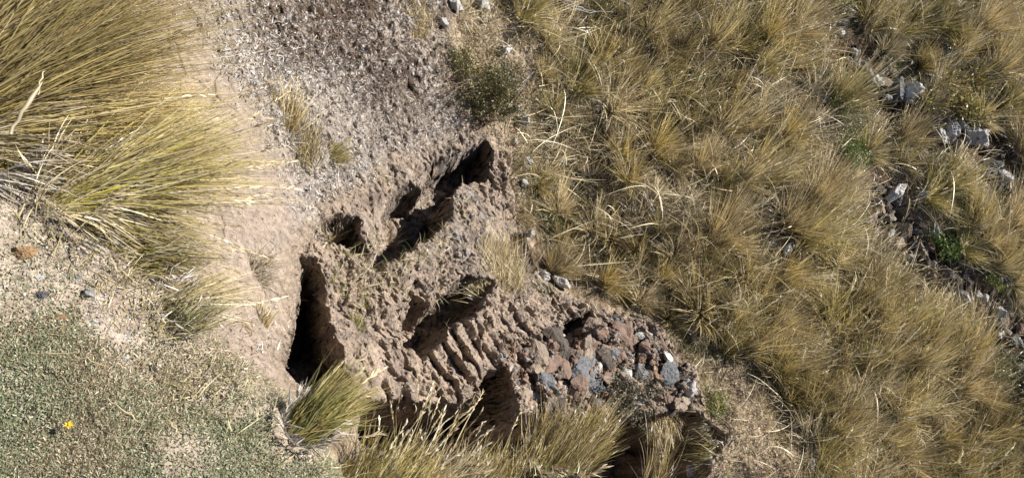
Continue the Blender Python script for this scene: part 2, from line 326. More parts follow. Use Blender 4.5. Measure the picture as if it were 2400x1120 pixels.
base = mesh('bedrock', [(-60, -60, -19.0), (60, -60, -19.0), (60, 60, 8.4), (-60, 60, 8.4)], [(0, 1, 2, 3)], np.tile(C(.3, .23, .15), (4, 1)))
put('ground', base, E_soil, kind='structure')

# ------------------------------------------------------------------ labels
LM = [('the dark leafy bush', 1130, 230), ('the ribbed clay wall', 1080, 830), ('the rust-coloured outcrop', 1420, 850), ('the cream lichened rocks', 2105, 225), ('the yellow-leaved shrub', 2225, 245),
      ('the pile of brown rubble', 2110, 510), ('the fallen pale boulders', 2235, 320), ('the dead twig tangle', 1450, 60), ('the dark gully mouth', 1520, 1050), ('the lone bright tussock', 1650, 650), ('the dark rubble hollow', 2260, 690),
      ('the straight-bladed tussock', 2120, 360), ('the bare hill foot', 1740, 1040), ('the top right corner', 2360, 40), ('the bottom right corner', 2340, 1060), ('the long shadowed niche', 1010, 470), ('the white stone', 1183, 122),
      ('the pale green plants', 1960, 330), ('the bristly dark-footed tussock', 1840, 880), ('the middle grass bed', 1750, 300), ('the straw mat', 1560, 380), ('the right picture edge', 2380, 460), ('the green cushion plant', 2190, 580), ('the dirt path', 330, 760), ('the curved clay shelf', 600, 760)]
def where(u, v):
    b = min(LM, key=lambda l: math.hypot(l[1]-u, l[2]-v)); dx = u-b[1]; dy = v-b[2]; d = math.hypot(dx, dy)
    a = math.degrees(math.atan2(-dy, dx)) % 360
    rel = ['right of', 'upper right of', 'above', 'upper left of', 'left of', 'lower left of', 'below', 'lower right of'][int((a+22.5)//45) % 8]
    if d < 22: rel = 'right beside'
    return ('close ' if d < 80 and rel != 'right beside' else '')+rel+' '+b[0]
used = {}
def describe(o, look, u, v, cat, group):
    lab = look+', '+where(u, v)
    if len(lab.split()) > 12: lab = lab.replace('close ', '')
    if len(lab.split()) > 16: lab = look
    o['label'] = lab; o['category'] = cat; o['group'] = group
    used.setdefault(lab, []).append((o, u, v))
def settle_labels():
    for lab, L in used.items():
        if len(lab.split()) > 12 and len(L) > 1: print('LONG', lab)
        if len(L) < 2: continue
        if len(L) == 2:
            a, b = L; dx = a[1]-b[1]; dy = a[2]-b[2]
            w = (('left', 'right') if dx < 0 else ('right', 'left')) if abs(dx) > abs(dy) else (('upper', 'lower') if dy < 0 else ('lower', 'upper'))
            for it, k in zip(L, w): it[0]['label'] = lab+(', %s of the two' % k)
        else:
            L.sort(key=lambda t: t[1]+.01*t[2])
            on = ['first', 'second', 'third', 'fourth', 'fifth', 'sixth', 'seventh', 'eighth', 'ninth', 'tenth']
            for i, it in enumerate(L):
                it[0]['label'] = lab+(', %s from the left' % on[i] if i < 10 else '')

# ------------------------------------------------------------------ blades
def blades(P0, D, L, B, W_, cols, tipc=None, ns=5, rs=R_, root=.6):
    """ribbons: P0 base, D unit start direction, L length, B bend (m per m), W_ width, colours per blade"""
    N = len(P0); s = np.linspace(0, 1, ns+1)
    P = P0[:, None]+L[:, None, None]*(s[None, :, None]*D[:, None]+(s**2)[None, :, None]*B[:, None])
    T = D[:, None]+2*s[None, :, None]*B[:, None]; rv = rs.normal(size=(N, 1, 3)); S = np.cross(T, rv); S /= np.linalg.norm(S, axis=-1, keepdims=True)+1e-9
    w = (root+(1-root)*np.sin(np.pi*s**.7))*(1-s**2.2)+.06
    off = S*w[None, :, None]*W_[:, None, None]*.5
    V = np.stack([P-off, P+off], 2).reshape(-1, 3)
    b = (np.arange(N)*(ns+1)*2)[:, None, None]+(np.arange(ns)*2)[None, :, None]; Fq = (b+np.array([0, 1, 3, 2])).reshape(-1, 4)
    tc = cols if tipc is None else tipc
    cc = cols[:, None]*(1-s[None, :, None]**1.5)+tc[:, None]*s[None, :, None]**1.5
    return V, Fq, np.repeat(cc, 2, axis=1).reshape(-1, 3)
def join(parts):
    V, Fq, Cc, o = [], [], [], 0
    for a, b, d in parts: V.append(a); Fq.append(b+o); Cc.append(d); o += len(a)
    return np.vstack(V), np.vstack(Fq), np.vstack(Cc)
def unit(a): return a/(np.linalg.norm(a, axis=-1, keepdims=True)+1e-9)
PAL = {'gold': [(.52, .405, .13), (.37, .29, .085), (.68, .55, .25), (.16, .125, .045)], 'olive': [(.38, .33, .07), (.25, .23, .05), (.52, .43, .13), (.58, .47, .19)],
       'straw': [(.60, .50, .31), (.47, .38, .22), (.74, .66, .48), (.28, .215, .12)], 'brown': [(.42, .315, .13), (.28, .205, .085), (.56, .44, .21), (.64, .53, .31)], 'grey': [(.44, .39, .32), (.30, .265, .22), (.62, .57, .49), (.15, .13, .11)],
       'green': [(.17, .21, .045), (.11, .15, .035), (.26, .27, .07), (.36, .32, .12)]}
def pick(pal, N, rs, jit=.18):
    p = np.array(PAL[pal]); i = rs.choice(4, N, p=[.38, .24, .24, .14]); return (p[i]*(1+jit*rs.normal(size=(N, 1)))).clip(.02, .85)
def tuft(seed, pal, N=800, rad=.09, L=.5, spread=.75, lean=.55, droop=.25, width=.0042, stalks=8):
    rs = np.random.RandomState(seed); nl = 46; lk = rs.randint(0, nl, N); la = rs.rand(nl)*2*np.pi; lr = rad*np.sqrt(rs.rand(nl))
    a = la[lk]+rs.normal(size=N)*.12; r = np.abs(lr[lk]+rs.normal(size=N)*.006)
    P0 = np.c_[r*np.cos(a), r*np.sin(a), -.02+np.zeros(N)]
    k = spread*(r/rad)**1.0*(.55+.6*rs.rand(N))
    a2 = a+.5*rs.normal(size=nl)[lk]+rs.normal(size=N)*.08; D = unit(np.c_[k*np.cos(a2), k*np.sin(a2)+lean*.35, np.ones(N)]+rs.normal(size=(N, 3))*.07)
    # blades fall into locks that share a bend
    lb = rs.normal(size=(nl, 3))*.15; bl = (.5+.9*rs.rand(nl))[lk]
    B = np.c_[.16*k*np.cos(a2), .16*k*np.sin(a2)+lean*.6*bl, -droop*bl-.15*k]+lb[lk]+rs.normal(size=(N, 3))*.05
    Ln = L*(.45+.6*rs.rand(N)**.7)
    dead = rs.rand(nl)[lk] < .24; cols = pick(pal, nl, rs)[lk]*(1+.2*rs.normal(size=(N, 1))).clip(.3, 1.8); cols[dead] = pick('straw', dead.sum(), rs)
    tip = cols*.45+np.array([.80, .64, .35])*.55*(.5+.9*rs.rand(N, 1))
    parts = [blades(P0, D, Ln, B, width*(.6+.7*rs.rand(N)), cols, tip, 5, rs)]
    # short dead skirt
    n2 = N//4; a = rs.rand(n2)*2*np.pi; P0 = np.c_[rad*1.1*np.cos(a), rad*1.1*np.sin(a), 0*a]; D = unit(np.c_[np.cos(a), np.sin(a), .45+.3*rs.rand(n2)]+rs.normal(size=(n2, 3))*.25)
    parts.append(blades(P0, D, L*(.2+.35*rs.rand(n2)), np.c_[np.zeros(n2), .2+np.zeros(n2), -.5+np.zeros(n2)], width*(.6+.8*rs.rand(n2)), pick('grey' if seed % 2 else 'straw', n2, rs), None, 4, rs))
    if stalks:
        a = rs.rand(stalks)*2*np.pi; D = unit(np.c_[.5*np.cos(a), .5*np.sin(a)+lean*.5, np.ones(stalks)]); B = np.c_[rs.normal(size=(stalks, 2))*.1, -.1*np.ones(stalks)]+np.array([0, lean*.35, 0])
        Ls = L*(1.0+.3*rs.rand(stalks)); P0 = np.zeros((stalks, 3)); cs = pick('straw', stalks, rs)*1.15
        parts.append(blades(P0, D, Ls, B, np.full(stalks, width*1.0), cs, None, 6, rs))
        parts.append(heads(P0, D, Ls, B, cs, rs, .35, 12, .03))
    return join(parts)
def heads(P0, D, L, B, cs, rs, frac, m, hl):
    s = 1-frac*rs.rand(len(P0), m); P = P0[:, None]+L[:, None, None]*(s[..., None]*D[:, None]+(s**2)[..., None]*B[:, None]); T = unit(D[:, None]+2*s[..., None]*B[:, None])
    P = P.reshape(-1, 3); T = unit(T.reshape(-1, 3)+rs.normal(size=P.shape)*.22); N = len(P)
    return blades(P, T, hl*(.6+.6*rs.rand(N)), np.zeros((N, 3)), np.full(N, .0045), np.repeat(cs, m, 0)*1.1, None, 2, rs)
T0 = []
specs = [(a, b*.66, c_*1.15, d*.85) for a, b, c_, d in [('gold', .50, .75, .6), ('gold', .56, .65, .8), ('olive', .50, .7, .7), ('olive', .46, .85, .5), ('brown', .50, .7, .8), ('gold', .44, .9, .5), ('straw', .42, .9, .6), ('grey', .36, .95, .7), ('brown', .54, .6, .95), ('olive', .58, .65, .8), ('gold', .60, .6, .9), ('straw', .50, .75, .7)]]
LOOK = {'gold': 'golden', 'olive': 'olive-green', 'brown': 'brownish', 'straw': 'pale straw-coloured', 'grey': 'dead grey', 'green': 'fresh green'}
for i, (pal, L, spd, lean) in enumerate(specs):
    v, f, cc = tuft(100+i, pal, 520 if i % 3 else 420, .045+.02*(i % 3), L, spd, lean, .22+.05*(i % 4), .0055)
    T0.append((mesh('grass_tussock', v, f, cc), pal))
cnt = [0]
def tussock(u, v, i, sc=1.0, rot=0, group='grass tussocks covering the hillside', p=None, look=None, sink=0):
    me, pal = T0[i]; o = put('grass_tussock', me, BL); p = at(u, v) if p is None else p
    o.location = (p[0], p[1], p[2]-sink); o.rotation_euler = (R_.normal()*.06, R_.normal()*.06, -math.radians(rot)); o.scale = (sc, sc, sc*(.92+.16*R_.rand()))
    size = 'large' if sc > 1.12 else ('small' if sc < .72 else 'medium')
    describe(o, look or '%s %s grass tussock' % (size, LOOK[pal]), u, v, 'grass tussock', group); return o
# rot = degrees clockwise (seen in plan) from uphill; in the picture 0 leans up-right
hand = [(1650, 720, 5, 1.15, -35, 'lone bright golden tussock with blades standing up and fanning out'), (1820, 860, 0, 1.1, -20, 'bristly dark-footed golden tussock on the lower slope'), (2115, 385, 3, 1.0, 10, None), (1900, 960, 0, 1.1, -25, None), (1960, 1010, 1, 1.2, 0, None), (1350, 200, 2, 1.0, -10, None), (1480, 420, 5, .8, -25, None), (1390, 540, 6, .9, -20, None),
        (2020, 700, 1, 1.2, 0, None), (1850, 520, 8, 1.2, 0, None), (1700, 300, 10, 1.2, 0, None), (1950, 250, 9, 1.2, 0, None), (2300, 60, 8, 1.1, 5, None), (2330, 170, 1, 1.1, 5, None), (2210, 60, 2, 1.1, 0, None), (2350, 260, 9, 1.1, 5, None), (1730, 100, 2, 1.2, -10, None), (1400, 80, 2, 1.0, 15, None), (1230, 40, 2, .9, 5, None), (2370, 520, 8, 1.0, -5, None), (2340, 620, 1, 1, -20, None), (1300, 270, 3, .9, -15, None), (2150, 850, 1, 1.2, 0, None), (2100, 960, 10, 1.15, 0, None), (2250, 900, 8, 1.1, -5, None), (2350, 1000, 5, 1.1, -25, None), (2000, 1110, 11, 1.2, -20, None), (1680, 560, 4, 1.1, 0, None), (1580, 600, 6, 1.0, -10, None), (1750, 420, 10, 1.2, 5, None)]
HOLES = [(1760, 950, 75), (1740, 1040, 120), (1680, 930, 50), (2030, 160, 25), (2110, 225, 45), (2230, 320, 60), (2330, 400, 55), (2090, 490, 90), (2160, 570, 82), (2250, 670, 78), (2300, 730, 55), (2360, 830, 65), (2370, 460, 30), (2230, 245, 40), (1200, 430, 60), (1180, 120, 75), (1140, 30, 70), (1230, 230, 55), (1240, 520, 35), (1100, 200, 80), (1590, 850, 45), (1900, 140, 36), (1970, 290, 48), (1985, 370, 42), (1835, 585, 34), (1180, 640, 40), (2250, 490, 40), (2010, 30, 30)]
used_pts = [(h[0], h[1]) for h in hand]
for u, v, i, sc, rot, lk in hand: tussock(u, v, i, sc, rot, look=lk)
HILLP = [(1140, -60), (1230, 200), (1270, 420), (1260, 560), (1300, 640), (1450, 690), (1570, 740), (1700, 830), (1830, 880), (1860, 960), (1880, 1080), (1880, 1350), (2560, 1350), (2560, -120), (1140, -120)]
BANDS = [((1960, 20), (2010, 130)), ((2010, 130), (2130, 250)), ((2180, 310), (2330, 350)), ((2310, 390), (2400, 480)), ((2040, 430), (2110, 560)), ((2110, 560), (2250, 690)), ((2250, 690), (2340, 760)), ((2340, 760), (2420, 880))]
def bdist(u, v):
    best = 1e9
    for (a, b), (c_, d) in BANDS:
        t = min(1, max(0, ((u-a)*(c_-a)+(v-b)*(d-b))/((c_-a)**2+(d-b)**2))); best = min(best, math.hypot(u-a-t*(c_-a), v-b-t*(d-b)))
    return best
def inpoly(u, v, poly):
    r = False
    for i in range(len(poly)):
        (a, b), (c_, d) = poly[i], poly[(i+1) % len(poly)]
        if (b > v) != (d > v) and u < (c_-a)*(v-b)/(d-b)+a: r = not r
    return r
tries = 0; fill = 0
while tries < 9000 and fill < 252:
    tries += 1; u = R_.uniform(1140, 2540); v = R_.uniform(-100, 1290)
    if not inpoly(u, v, HILLP) or any(min(math.hypot(u-a, v-b), math.hypot(u+40-a, v-45-b)) < r for a, b, r in HOLES): continue
    if bdist(u, v) < 42 or bdist(u+30, v-32) < 32 or bdist(u+55, v-58) < 20: continue
    if any(math.hypot(u-a, v-b) < (70 if u < 1420 else 54) for a, b in used_pts): continue
    used_pts.append((u, v)); fill += 1
    edge = u < 1420 or (u < 1650 and v > 380)
    i = int(R_.choice([6, 7, 11, 5, 3, 0, 7, 6, 4] if edge else [0, 1, 2, 3, 8, 9, 10, 2, 9, 5, 7, 11, 6])); sc = R_.uniform(.55, .85) if edge else R_.uniform(.75, 1.15)
    tussock(u, v, i, sc, R_.normal()*24+(-2 if v < 700 else -16))

# dry litter and short grass between the tussocks
def scatter(wfun, N, seed):
    rs = np.random.RandomState(seed); w = (wfun*((PU > -120) & (PU < 2520) & (PV > -120) & (PV < 1240))).ravel(); w = w/w.sum()
    i = rs.choice(len(w), N, p=w); return V_[i]+rs.normal(size=(N, 3))*np.array([.004, .004, 0]), GN.reshape(-1, 3)[i], rs, i
FOOT = [(1550, 770), (1640, 790), (1900, 860), (1900, 1300), (1640, 1300), (1690, 1020), (1640, 930)]; RIMP = [(1090, -100), (1180, -100), (1260, 200), (1290, 440), (1260, 560), (1190, 540), (1170, 330), (1190, 180), (1060, 60)]
hw = M['hl']*np.maximum.reduce([ss(-5, 25, sdist(HILLP, PU, PV)), .45*ss(-5, 20, sdist(FOOT, PU, PV)), .5*ss(-5, 20, sdist(RIMP, PU, PV))])*(1-M['hollow'])*(1-.85*soil)*(1-M['spur']*.3)*(.25+ss(-.3, .3, N1+.3))
P, Nn, rs, _ = scatter(hw, 110000, 3)
N = len(P); D = unit(Nn*.55+rs.normal(size=(N, 3))*.55+np.array([.05, .35, .1])); hmix = (rs.rand(N) < .78)
cols = np.where(hmix[:, None], pick('straw', N, rs), pick('brown', N, rs)); gr = fbm(P[:, 0]*2, P[:, 1]*2, 4, 2) > .25; cols[gr & (rs.rand(N) < .5)] = pick('green', int(N), rs)[gr & (rs.rand(N) < .5)][:1]
v, f, cc = blades(P, D, .03+.16*rs.rand(N)**2, np.c_[rs.normal(size=(N, 2))*.35, -.35*np.ones(N)], .0026+.0030*rs.rand(N), cols, None, 3, rs)
put('dry_grass', mesh('dry_grass', v, f, cc), BL, kind='stuff', label='matted dry straw grass between the tussocks on the hillside', category='dry grass')

P, Nn, rs, _ = scatter(hw*ss(-.1, .3, N3), 2600, 4)
N = len(P); D = unit(Nn*.35+rs.normal(size=(N, 3))*.45+np.array([.1, .45, .25])); P = P+np.array([0, 0, .06])
v, f, cc = blades(P, D, .15+.22*rs.rand(N), np.c_[rs.normal(size=(N, 2))*.3, -.4*np.ones(N)], .004+.003*rs.rand(N), pick('straw', N, rs)*1.1, None, 6, rs)
put('dead_blades', mesh('dead_blades', v, f, cc), BL, kind='stuff', label='loose silvery dead blades flopped over the tussocks', category='dead grass')
# ------------------------------------------------------------------ near bank: turf, gravel, clumps on the edge
tb = fbm(gx*2.2+1, gy*2.2, 8, 3)
def pblob(u, v, r): p = hit_z(u, v, 0.0); return ss(r*1.4, r*.6, np.hypot(gx-p[0], gy-p[1]))
bare = np.maximum.reduce([pblob(60, 600, .17), pblob(180, 560, .14), pblob(0, 480, .14), pblob(260, 690, .10), pblob(310, 620, .12), pblob(60, 420, .12)])
streak = np.zeros(sh)
for a, b, wd in [((60, 380), (330, 640), .05), ((330, 740), (560, 980), .035), ((330, 620), (420, 800), .06), ((240, 640), (330, 860), .05), ((600, 920), (740, 1060), .05), ((20, 860), (120, 1010), .03)]:
    a = hit_z(*a, 0.0); b = hit_z(*b, 0.0); e = b-a; t = np.clip(((M['wx']-a[0])*e[0]+(M['wy']-a[1])*e[1])/(e[0]**2+e[1]**2), 0, 1)
    streak = np.maximum(streak, ss(wd*1.5, wd*.5, np.hypot(M['wx']-a[0]-t*e[0], M['wy']-a[1]-t*e[1])))
turfw = M['bank']*(.10+ss(-.35, .1, tb+.1))*(1-.92*bare)*(1-.8*streak)*(.12+.88*np.maximum(ss(.05, .22, M['bd']+.05*N1), ss(640, 860, PV)*.8))
P, Nn, rs, _ = scatter(turfw, 170000, 5)
N = len(P); D = unit(Nn*.5+rs.normal(size=(N, 3))*.6+np.array([0, 0, .25]))
mixn = fbm(P[:, 0]*4, P[:, 1]*4, 6, 3)+rs.normal(size=N)*.35
gcol = np.array([(.28, .31, .18), (.35, .37, .23), (.21, .24, .13), (.42, .41, .27)])[rs.randint(0, 4, N)]; dcol = np.array([(.46, .38, .25), (.36, .30, .20), (.56, .48, .34), (.26, .19, .11)])[rs.randint(0, 4, N)]
cols = np.where((mixn > .14)[:, None], dcol, gcol)*(1+.15*rs.normal(size=(N, 1)))
v, f, cc = blades(P, D, .004+.009*rs.rand(N), np.c_[rs.normal(size=(N, 2))*.3, -.3*np.ones(N)], .0018+.0022*rs.rand(N), cols.clip(.02, .8), None, 3, rs, .8)
put('turf', mesh('turf', v, f, cc), BL, kind='stuff', label='short grey-green turf mixed with dead blades on the path', category='turf')
# long stray stems and fringe along the edge of the bank
fr = M['bank']*ss(.16, .0, M['bd'])*(M['bd'] > 0)*(.15+ss(-.1, .3, N3))
P, Nn, rs, _ = scatter(fr*ss(200, 600, PV)+.02*turfw*ss(.35, .1, M['bd']), 1100, 6)
N = len(P); D = unit(np.array([.15, .5, .6])+rs.normal(size=(N, 3))*.6)
v, f, cc = blades(P, D, .025+.09*rs.rand(N)**2, np.c_[rs.normal(size=(N, 2))*.2, -.3*np.ones(N)], .0016+.0012*rs.rand(N), pick('straw', N, rs), pick('olive', N, rs), 4, rs)
put('edge_grass', mesh('edge_grass', v, f, cc), BL, kind='stuff', label='thin yellow grass fringing the edge of the path', category='grass')

P, Nn, rs, _ = scatter(M['rough']*(.3+ss(-.2, .3, M2))+.12*M['clay']*ss(-.1, .3, N1), 22000, 15)
N = len(P); D = unit(Nn*.5+rs.normal(size=(N, 3))*.6); lc = np.array([(.58, .56, .53), (.42, .38, .34), (.15, .12, .09), (.48, .40, .33), (.22, .15, .10)])[rs.choice(5, N, p=[.30, .26, .12, .24, .08])]; dk = (np.hypot(P[:, 0]-at(880, 20)[0], P[:, 1]-at(880, 20)[1]) < .55+.3*rs.normal(size=N)); lc[dk] = lc[dk]*.45*np.array([1, .85, .7])
v, f, cc = blades(P, D, .008+.020*rs.rand(N)**1.5, rs.normal(size=(N, 3))*.5, .003+.004*rs.rand(N), lc, None, 3, rs, .8)
put('crust_lichen', mesh('crust_lichen', v, f, cc), BL, kind='stuff', label='curled grey and brown lichen crust flaking over the upper clay', category='lichen')
# sparse weeds on gully floor and rims
P, Nn, rs, _ = scatter((.5*M['gul']*(1-M['hollow'])*(1-M['rib'])*ss(.25, .5, N1)+.15*M['clay']*ss(.3, .5, N1))*(PU > 700)+M['spur']*.8*(1-M['bank']), 5000, 8)
N = len(P); D = unit(Nn*.6+rs.normal(size=(N, 3))*.5+np.array([0, .2, .2]))
v, f, cc = blades(P, D, .02+.07*rs.rand(N)**2, np.c_[rs.normal(size=(N, 2))*.3, -.3*np.ones(N)], .002+.0015*rs.rand(N), np.where(rs.rand(N, 1) < .3, pick('green', N, rs), pick('straw', N, rs)), None, 3, rs)
put('gully_weeds', mesh('gully_weeds', v, f, cc), BL, kind='stuff', label='sparse dry weeds growing on the eroded gully earth', category='weeds')

# ------------------------------------------------------------------ stones
def rock_mesh(seed, flat=.7, sub=3, cuts=9, rough=.05):
    import bmesh
    rs = np.random.RandomState(seed); bm = bmesh.new(); bmesh.ops.create_icosphere(bm, subdivisions=sub, radius=1.0)
    pts = np.array([v.co[:] for v in bm.verts]); fs = np.array([[v.index for v in f.verts] for f in bm.faces]); bm.free()
    for _ in range(cuts):
        nn = unit(rs.normal(size=3)); d = (.42+.4*rs.rand()) if cuts < 12 else .36+.3*rs.rand(); t = pts@nn-d; pts = pts-np.clip(t, 0, None)[:, None]*nn*.96
    q = pts*np.array([1, .6+.4*rs.rand(), flat]); nz = fbm(q[:, 0]*1.9+q[:, 2]*1.5+seed, q[:, 1]*1.9-q[:, 2]*1.2, seed, 5, .7)
    q = q*(1+rough*6*nz[:, None]); return q, fs
RM = {}
def rock(u, v, size, kind, rot=None, flat=.7, look=None, group='stones', p=None, sink=.25, tilt=.3, cat='rock', name='rock', cuts=9):
    key = (kind, R_.randint(0, 6), round(flat, 1), cuts)
    if key not in RM:
        q, fs = rock_mesh(hash((kind == 'x', key[1], int(flat*10))) % 9973+len(RM)*13, flat, 4, cuts, .085 if cuts < 12 else .10); RM[key] = mesh('rock', q, fs, None, False)
    o = put(name, RM[key], RK[kind]); p = at(u, v) if p is None else p
    o.location = (p[0], p[1], p[2]+size*flat*(.5-sink)); s = size*(.62 if cuts < 12 else .95); o.scale = (s, s*R_.uniform(.75, 1.1), s*R_.uniform(.85, 1.1))
    o.rotation_euler = (R_.normal()*tilt, R_.normal()*tilt, R_.rand()*6.28 if rot is None else rot)
    describe(o, look or '%s %s rock' % ('large' if size > .2 else 'small' if size < .08 else 'medium', {'pale': 'pale lichened', 'grey': 'blue-grey', 'rust': 'rust-brown', 'tan': 'tan', 'dark': 'dark brown', 'white': 'white', 'ochre': 'ochre'}[kind]), u, v, cat, group)
    return o
# terrace stones on the hillside
for u, v, s, k, *lk in [(1183, 122, .085, 'white', 'white angular stone lying on the bare rim'), (1203, 70, .04, 'white', 'small bright white stone near the top edge'), (1127, 15, .10, 'pale'), (1065, 22, .09, 'pale'), (1040, 60, .06, 'pale'), (1135, 48, .05, 'tan'), (1222, 285, .10, 'pale'), (1212, 258, .05, 'pale'), (1215, 300, .05, 'tan'), (1235, 382, .07, 'pale', 'rounded pale grey stone beside the niche rim'), (1227, 432, .06, 'pale'), (1190, 480, .07, 'tan'), (1240, 550, .06, 'pale'), (1222, 552, .04, 'grey'), (1270, 645, .08, 'pale', 'pale wedge of stone in the shaded hollow'), (1310, 665, .10, 'pale', 'whitish block of stone tilted beside a black shadow'), (1205, 335, .05, 'pale'),
    (2000, 250-120, .08, 'pale'), (2005, 150, .07, 'pale'), (2020, 158, .08, 'grey'), (2035, 175, .07, 'pale'), (2045, 195, .12, 'pale'), (2060, 215, .07, 'grey'), (2075, 235, .08, 'pale'), (2095, 215, .15, 'grey', 'grey boulder crusted with white lichen'), (2125, 222, .17, 'white', 'boulder coated in cream-coloured bushy lichen'), (2120, 240, .09, 'pale'), (2090, 245, .06, 'pale'),
    (2195, 325, .12, 'pale'), (2215, 318, .14, 'pale'), (2225, 298, .10, 'grey'), (2250, 300, .08, 'pale'), (2270, 312, .10, 'pale'), (2285, 325, .15, 'pale', 'pale grey split boulder in the fallen row'), (2300, 340, .09, 'pale'), (2320, 397, .15, 'grey', 'flat smooth grey slab beside the grass'), (2345, 420, .14, 'pale'), (2305, 420, .10, 'dark'), (2375, 458, .09, 'pale'), (2368, 487, .07, 'pale'), (2340, 440, .06, 'grey'),
    (2085, 458, .17, 'pale', 'pointed pale boulder topping the rubble pile'), (2100, 470, .09, 'grey'), (2155, 460, .10, 'pale', 'small black-and-white stone on brown soil'), (2060, 490, .08, 'tan'), (2035, 515, .10, 'tan'), (2075, 510, .09, 'tan'), (2060, 525, .06, 'dark'), (2120, 545, .11, 'tan', 'flat tan slab in the middle of the rubble'), (2137, 510, .07, 'tan'), (2155, 530, .09, 'dark', 'round hollow dark stone in the rubble'), (2140, 542, .07, 'grey'), (2185, 545, .09, 'pale'), (2100, 575, .09, 'tan'), (2070, 560, .07, 'rust'), (2130, 580, .08, 'dark'), (2160, 600, .10, 'tan'), (2175, 625, .08, 'pale'), (2135, 610, .07, 'rust'), (2215, 650, .16, 'dark', 'broad flat brown slab above the dark hollow'), (2250, 648, .12, 'dark'), (2240, 680, .08, 'grey'), (2215, 690, .06, 'pale'), (2260, 700, .07, 'pale'), (2235, 710, .06, 'dark'), (2285, 690, .06, 'pale'), (2300, 700, .08, 'pale'), (2310, 715, .06, 'pale'), (2322, 742, .08, 'pale'), (2335, 752, .05, 'pale'), (2365, 800, .09, 'grey'), (2380, 800, .07, 'pale'), (2350, 830, .08, 'dark'), (2385, 840, .1, 'dark'),
    (1985, 35, .09, 'pale'), (1975, 55, .07, 'pale'), (2035, 35, .09, 'pale'), (1965, 75, .07, 'white'), (1950, 95, .06, 'pale'), (1990, 15, .07, 'grey'), (1835, 585, .09, 'pale'), (1800, 575, .07, 'pale'), (1950, 1090, .08, 'pale'), (1850, 1010, .07, 'grey'), (1895, 1085, .07, 'pale'),
    (1615, 1105, .09, 'white', 'bright white stone at the lip of the gully'), (1610, 915, .12, 'pale', 'rounded grey stone at the lower end of the outcrop'), (1575, 845, .07, 'tan')]:
    rock(u, v, s, k, look=lk[0] if lk else None, group='stones of the old walls on the hillside', sink=.12)
for u, v, s, k, lk in [(48, 592, .05, 'ochre', 'ochre-orange stone bedded in the dirt path'), (95, 692, .028, 'grey', 'small dark grey stone on the gravelly path'), (142, 745, .022, 'ochre', 'flat orange pebble on the path turf'), (292, 840, .018, 'white', 'white pebble in the green turf'), (356, 862, .022, 'dark', 'dark stone lying in a small hole in the path'), (690, 1035, .05, 'dark', 'dark purplish stone flush with the turf near the edge'), (300, 790, .022, 'pale', 'pale grey pebble at the turf edge'), (205, 690, .03, 'pale', 'rounded mauve-grey stone on the path'), (145, 770, .015, 'ochre', 'tiny orange pebble beside a larger one'), (222, 755, .012, 'white', 'tiny white pebble by the gravel patch'), (185, 650, .018, 'pale', 'light pebble at the side of the bare dirt'), (95, 650, .016, 'white', 'white pebble below the ochre stone'), (300, 550, .03, 'pale', 'pale stone beneath the hanging tussock'), (680, 1108, .014, 'white', 'cream pebble near the bottom edge of the picture')]:
    rock(u, v, s, k, look=lk, group='loose stones on the path', sink=.42, cat='stone', name='stone', flat=.6)
# stones of the outcrop: rust slabs, blue-grey blocks
oc = [(1385, 785, .20, 'rust', 'tall rust-red slab at the top of the outcrop'), (1340, 830, .16, 'rust', 'rust-brown slab veined with blue-grey'), (1375, 860, .17, 'grey', 'blue-grey block in the centre of the outcrop'), (1400, 860, .10, 'pale', 'pale wedge resting on the blue-grey block'), (1425, 870, .13, 'rust', 'cracked rust slab right of the blue-grey block'), (1385, 920, .20, 'grey', 'dark blue-grey face low in the outcrop'), (1360, 905, .16, 'rust', 'rust-stained slab above the bottom tussock'), (1455, 830, .12, 'rust', 'rounded rust stone in the outcrop'), (1290, 815, .13, 'rust', 'orange-brown stone at the end of the ribbed wall'), (1280, 860, .14, 'rust', 'pinkish brown stone left in the outcrop'), (1500, 880, .14, 'grey', 'grey block right of centre in the outcrop'), (1455, 760, .12, 'grey', 'grey stone at the top edge of the outcrop'), (1505, 785, .11, 'pale', 'pale standing stone near the top of the outcrop'), (1590, 870, .16, 'tan', 'smooth pale tan slab at the right side of the outcrop')]
for u, v, s, k, lk in oc: rock(u, v, s*.8, k, look=lk, group='stones of the rocky outcrop', sink=.5, flat=.3, tilt=.22, cuts=18)
k = 0; pts = [(a[0], a[1]) for a in oc]
RUBP = [(1215, 830), (1310, 780), (1380, 750), (1480, 750), (1560, 795), (1625, 880), (1600, 960), (1400, 960), (1290, 950), (1225, 930)]
while k < 70:
    u = R_.uniform(1200, 1630); v = R_.uniform(740, 970)
    if not inpoly(u, v, RUBP): continue
    if any(math.hypot(u-a, v-b) < 14 for a, b in pts): continue
    pts.append((u, v)); k += 1
    kind = str(R_.choice(['tan', 'dark', 'rust', 'grey', 'pale'], p=[.36, .22, .30, .08, .04])); rock(u, v, R_.uniform(.05, .13), kind, group='stones of the rocky outcrop', sink=.5, flat=.4, tilt=.3, cuts=16)
k = 0
while k < 120:                                        # smaller rubble lying in the stone lines
    (a, b), (c_, d) = BANDS[[1, 2, 3, 4, 4, 5, 5, 6, 7][R_.randint(0, 9)]]; t = R_.rand(); u = a+t*(c_-a)+R_.normal()*16; v = b+t*(d-b)+R_.normal()*16
    if any(math.hypot(u-p[0], v-p[1]) < 9 for p in pts) or u > 2395: continue
    pts.append((u, v)); k += 1; rock(u, v, R_.uniform(.035, .10), str(R_.choice(['tan', 'dark', 'pale', 'grey', 'rust'], p=[.28, .36, .14, .10, .12])), group='stones of the old walls on the hillside', sink=.15, tilt=.6)
